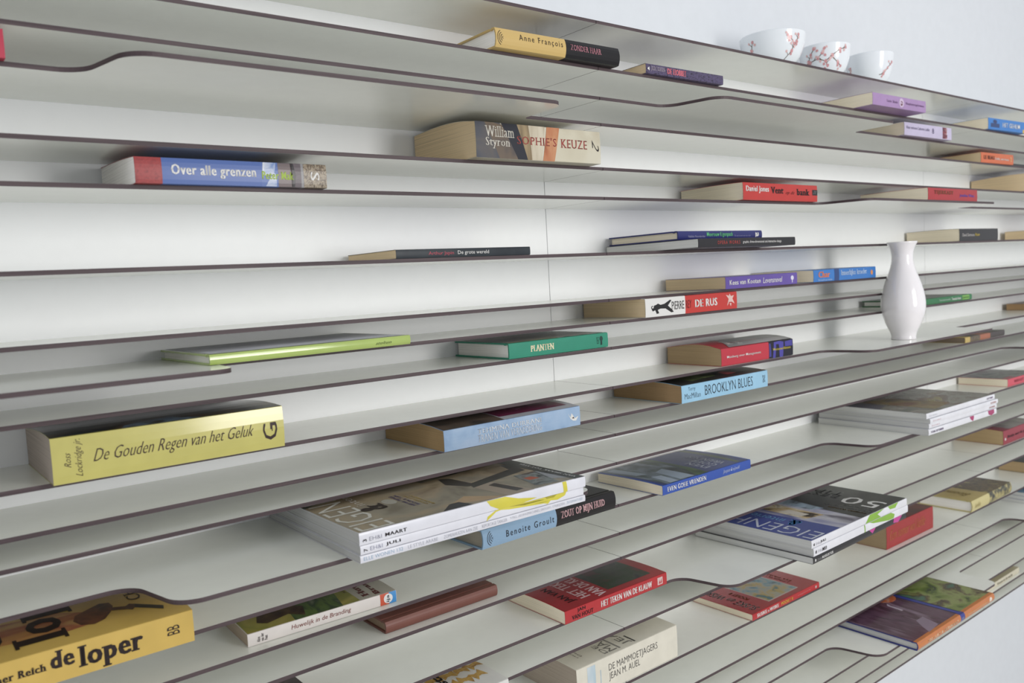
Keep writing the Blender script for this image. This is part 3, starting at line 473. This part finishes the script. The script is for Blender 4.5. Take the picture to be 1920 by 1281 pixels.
b.T('MAMM', (.345, .42, .06, .62), (120, 116, 110), 'light').T('DE', (.30, .335, .06, .3), (120, 116, 110), 'light').T('JEAN', (.50, .575, .06, .62), (120, 116, 110), 'light').P((.435, .45, .05, .7), (150, 146, 140)).P((.585, .60, .05, .24), (70, 66, 64)).T('Het vervolg op', (.12, .135, .2, .8), (150, 140, 130), 'sans').T('De stam van', (.15, .165, .2, .8), (150, 140, 130), 'sans')
b = Book('cookbook', 18, -.494, -.158, .250, 0, .152, .0150, (236, 234, 228), WHITE, 'book with golden bow-tie pasta cover at the bottom edge', bulge=.001)
rng = random.Random(4)
for i in range(12):
    for j in range(6):
        cx, cy = .05+i*.082+(j % 2)*.04, .07+j*.17; a = rng.uniform(-.5, .5); ca, sa = math.cos(a), math.sin(a)
        sh = [(-.042, -.045), (-.044, .0), (-.042, .045), (-.012, .018), (0, .02), (.012, .018), (.042, .045), (.044, 0), (.042, -.045), (.012, -.018), (0, -.02), (-.012, -.018)]
        pts = [(cx+(x_*ca-y_*sa)*.9, cy+(x_*sa+y_*ca)*1.6) for x_, y_ in sh]
        if all(0 < p_[0] < 1 and 0 < p_[1] < 1 for p_ in pts): b.P(pts, (206, 160, 60), noise=art((176, 124, 40), (222, 180, 80), (196, 146, 56), sc=(90, 90, 90)), eps=.0002)
b.T('pasta', (.70, .76, .1, .5), DK, 'serifbold')
b = Book('cookbook', 22, .657, -.2560, .344, 0, .236, .0165, (48, 60, 150), GREY, 'large orange-spined book with green and purple art cover, lower right', 'hard', spine_b=.003, rough=.3, coat=.1)
b.p((.0, .53, .06, 1), (214, 124, 44)).p((.585, 1, .0, 1), (214, 124, 44)).P((.0, .53, .0, .035), (214, 124, 44), eps=.0001).P((.585, 1, .0, .035), (214, 124, 44), eps=.0001)
b.P((.0, .54, .03, .998), (92, 60, 82), noise=art((60, 34, 52), (110, 78, 100), (84, 52, 70), (150, 124, 146), sc=(40, 8, 20), seed=2, det=5), rough=.25).P((.575, 1, .03, .998), (96, 112, 50), noise=art((60, 76, 40), (122, 140, 62), (150, 160, 90), (90, 70, 50), (80, 120, 100), sc=(16, 20, 14), seed=6, det=4), rough=.25)
b.P((.535, .58, .0, .998), (54, 64, 160), rough=.25).P(ell(.47, .66, .09, .13), (214, 104, 44), eps=.0003, noise=art((206, 90, 40), (226, 120, 60), (230, 200, 180), sc=(60, 60, 60), det=5)).P([(.36, .38), (.375, .38), (.385, .5), (.40, .55), (.37, .52)], (206, 190, 206), eps=.0003).P([(.18, .02), (.32, .04), (.36, .2), (.28, .2), (.22, .1)], (150, 130, 150), eps=.0003)
b.t('100 LUST & VERSMAAD', (.12, .50, .30, .66), (246, 214, 180), 'bold').t('Kunstuitgeverij en Kookboeken', (.63, .90, .32, .60), (240, 196, 150), 'sans').p(ell(.945, .5, .018, .3), (244, 226, 206)).t('en', (.545, .57, .3, .6), (170, 180, 226), 'bold')
b = Book('book', 24, 1.297, -.1240, .2, 0, .118, .0152, (222, 214, 186), (214, 206, 180), 'pale yellow-white paperback on the second lowest board, far lower right')
b.t('Vrouw in de nacht', (.3, .78, .26, .7), (120, 110, 90), 'bold').P((.003, .997, .003, 1), (196, 186, 150)).P([(.45, .25), (.7, .3), (.75, .8), (.5, .8)], (60, 50, 40), eps=.0002)
for i in range(3):
    b = Book('magazine', 20, 1.548+.004*i, -.198, .285, 0, .19, .0090, (226, 228, 236), GREY, ['lowest', 'middle', 'topmost blue-covered'][i]+' magazine of the small stack at the right edge, lower right', 'mag', dz=.0094*i, cat='magazine', group=MG)
    if i == 2: b.P((.002, .998, .003, .998), (90, 124, 160), noise=art((70, 100, 140), (120, 160, 190), (200, 210, 220), sc=(16, 16, 16)))

# ------------------------------------------------------------------ vase and bowls
def lathe(name, prof, m, parent, n=72, smooth=True):
    bm = bmesh.new(); rings = []
    for r_, z_ in prof:
        rings.append([bm.verts.new((0, 0, z_))] if r_ < 1e-6 else [bm.verts.new((r_*math.cos(2*PI*i/n), r_*math.sin(2*PI*i/n), z_)) for i in range(n)])
    for a, c in zip(rings[:-1], rings[1:]):
        for i in range(n):
            j = (i+1) % n
            if len(a) == 1: bm.faces.new((a[0], c[i], c[j]))
            elif len(c) == 1: bm.faces.new((a[i], a[j], c[0]))
            else: bm.faces.new((a[i], a[j], c[j], c[i]))
    bmesh.ops.recalc_face_normals(bm, faces=bm.faces)
    return link_mesh(name, bm, m, parent, smooth)
def interp(pts, k=6):
    out = []
    for i in range(len(pts)-1):
        p0, p1, p2, p3 = pts[max(i-1, 0)], pts[i], pts[i+1], pts[min(i+2, len(pts)-1)]
        for j in range(k):
            t = j/k
            out.append(tuple(.5*((2*p1[q])+(-p0[q]+p2[q])*t+(2*p0[q]-5*p1[q]+4*p2[q]-p3[q])*t*t+(-p0[q]+3*p1[q]-3*p2[q]+p3[q])*t**3) for q in (0, 1)))
    out.append(pts[-1]); return out
INK = 1.0
M_VASE = mat((232, 228, 230), .14, 1.0, spec=.5, var=.01)
M_BOWL = mat((226, 230, 234), .16, .8, var=.01)
vase = empty('vase', (.812, -.166, ZO+ZS[10]+.0002), 0, 'glossy white ceramic vase with slim neck and flared lip', 'vase')
outer = interp([(.0236, .0035), (.0238, .008), (.0262, .016), (.0345, .034), (.0405, .053), (.0425, .072), (.0400, .094), (.0335, .118), (.0262, .138), (.0214, .155), (.0202, .168), (.0216, .180), (.0252, .190), (.0286, .1965)])
inner = [(r_-.0022, z_) for r_, z_ in outer if z_ > .02][::-1]
lathe('vase_body', [(0, .0035), (.020, .0035)]+outer+[(.0290, .1982), (.0282, .1992), (.0268, .1984)]+inner+[(0, .019)], M_VASE, vase)
lathe('foot_ring', [(.0185, .004), (.0185, 0), (.0236, 0), (.0242, .0015), (.0240, .0036)], M_VASE, vase)
PINK = [mat((204, 148, 150), .3, .3), mat((220, 182, 180), .3, .3)]; TWIG = mat((96, 84, 72), .35, .3)
def bowl(x, y, R, H, label, branches):
    e = empty('bowl', (x, y, ZO+ZS[0]+.0002), 0, label, 'bowl', 'blossom bowls on the top board')
    po = interp([(R*.44, .004), (R*.62, H*.12), (R*.80, H*.32), (R*.915, H*.58), (R*.975, H*.82), (R, H)])
    pi_ = [(max(r_-.0022, .001), z_+(.002 if z_ < H*.5 else 0)) for r_, z_ in po][::-1]
    lathe('bowl_body', [(0, .004)]+po+[(R-.0006, H+.0008), (R-.0018, H+.0004)]+pi_[1:]+[(0, .0066)], M_BOWL, e)
    lathe('foot_ring', [(R*.38, .0045), (R*.38, 0), (R*.44, 0), (R*.44, .0045)], M_BOWL, e)
    def rad(z):
        for (r0, z0), (r1, z1) in zip(po[:-1], po[1:]):
            if z0 <= z <= z1: return r0+(r1-r0)*(z-z0)/max(z1-z0, 1e-6)
        return R
    def sp(sv, z, eps=.0003):     # sv: arc position in metres round the rim, measured from the room side
        th = -PI/2+sv/R; rr = rad(z)+eps; return (rr*math.cos(th), rr*math.sin(th), z)
    tb = bmesh.new(); fb = [bmesh.new(), bmesh.new()]
    rg = random.Random(int(R*1e5)+int(x*100))
    def strip(p, q, w0, w1):
        d = Vector((q[0]-p[0], q[1]-p[1])); l = d.length or 1; nx, ny = -d.y/l, d.x/l; n = 3; prev = None
        for i in range(n+1):
            t = i/n; c = (p[0]+d.x*t, p[1]+d.y*t); w_ = (w0+(w1-w0)*t)/2
            a = tb.verts.new(sp(c[0]+nx*w_, c[1]+ny*w_)); b_ = tb.verts.new(sp(c[0]-nx*w_, c[1]-ny*w_))
            if prev: tb.faces.new((prev[0], prev[1], b_, a))
            prev = (a, b_)
    def flower(c, s_, k):
        for i in range(5):
            a = 2*PI*i/5+rg.random(); cc = (c[0]+math.cos(a)*s_*.55, c[1]+math.sin(a)*s_*.55)
            fb[k].faces.new([fb[k].verts.new(sp(cc[0]+s_*.5*math.cos(2*PI*j/8), min(H*.97, max(.006, cc[1]+s_*.5*math.sin(2*PI*j/8))), .00035+.00005*i)) for j in range(8)])
    for line in branches:
        for i in range(len(line)-1):
            p, q = line[i], line[i+1]; strip(p, q, .0016, .0012)
            m_ = ((p[0]+q[0])/2, (p[1]+q[1])/2); s1 = rg.choice((-1, 1)); e_ = (m_[0]+s1*.006, min(H*.93, m_[1]+.006)); strip(m_, e_, .0011, .0008)
            flower(e_, .0024, 1); flower(q, .0030 if i % 2 else .0036, 0)
            flower((q[0]+rg.uniform(-.006, .006), max(.008, q[1]-.005)), .0027, i % 2)
    for bmx in (tb, fb[0], fb[1]): bmesh.ops.recalc_face_normals(bmx, faces=bmx.faces)
    link_mesh('painted_twigs', tb, TWIG, e); link_mesh('painted_blossoms', fb[0], PINK[0], e); link_mesh('painted_buds', fb[1], PINK[1], e)
bowl(.525, -.070, .0600, .061, 'large white bowl with few pink blossoms, leftmost of the three bowls',
     [[(-.112, .020), (-.104, .032), (-.098, .046)], [(-.030, .010), (-.016, .024), (-.014, .036), (-.024, .046), (-.030, .050)], [(-.016, .028), (-.008, .040), (-.006, .052)]])
bowl(.704, -.070, .0500, .0640, 'middle bowl with the densest pink blossom branch around it',
     [[(-.105, .022), (-.088, .034), (-.080, .046), (-.072, .056)], [(-.098, .020), (-.084, .032), (-.066, .036), (-.050, .030), (-.036, .040), (-.020, .050), (-.006, .054)], [(-.066, .036), (-.056, .046), (-.052, .054)], [(-.036, .036), (-.022, .026), (-.012, .020)], [(-.050, .030), (-.046, .022)]])
bowl(.880, -.070, .0490, .0690, 'smallest-looking white bowl, rightmost of the three on top',
     [[(-.030, .022), (-.018, .024), (-.008, .036), (.004, .048)], [(-.112, .02), (-.104, .034), (-.100, .044)]])
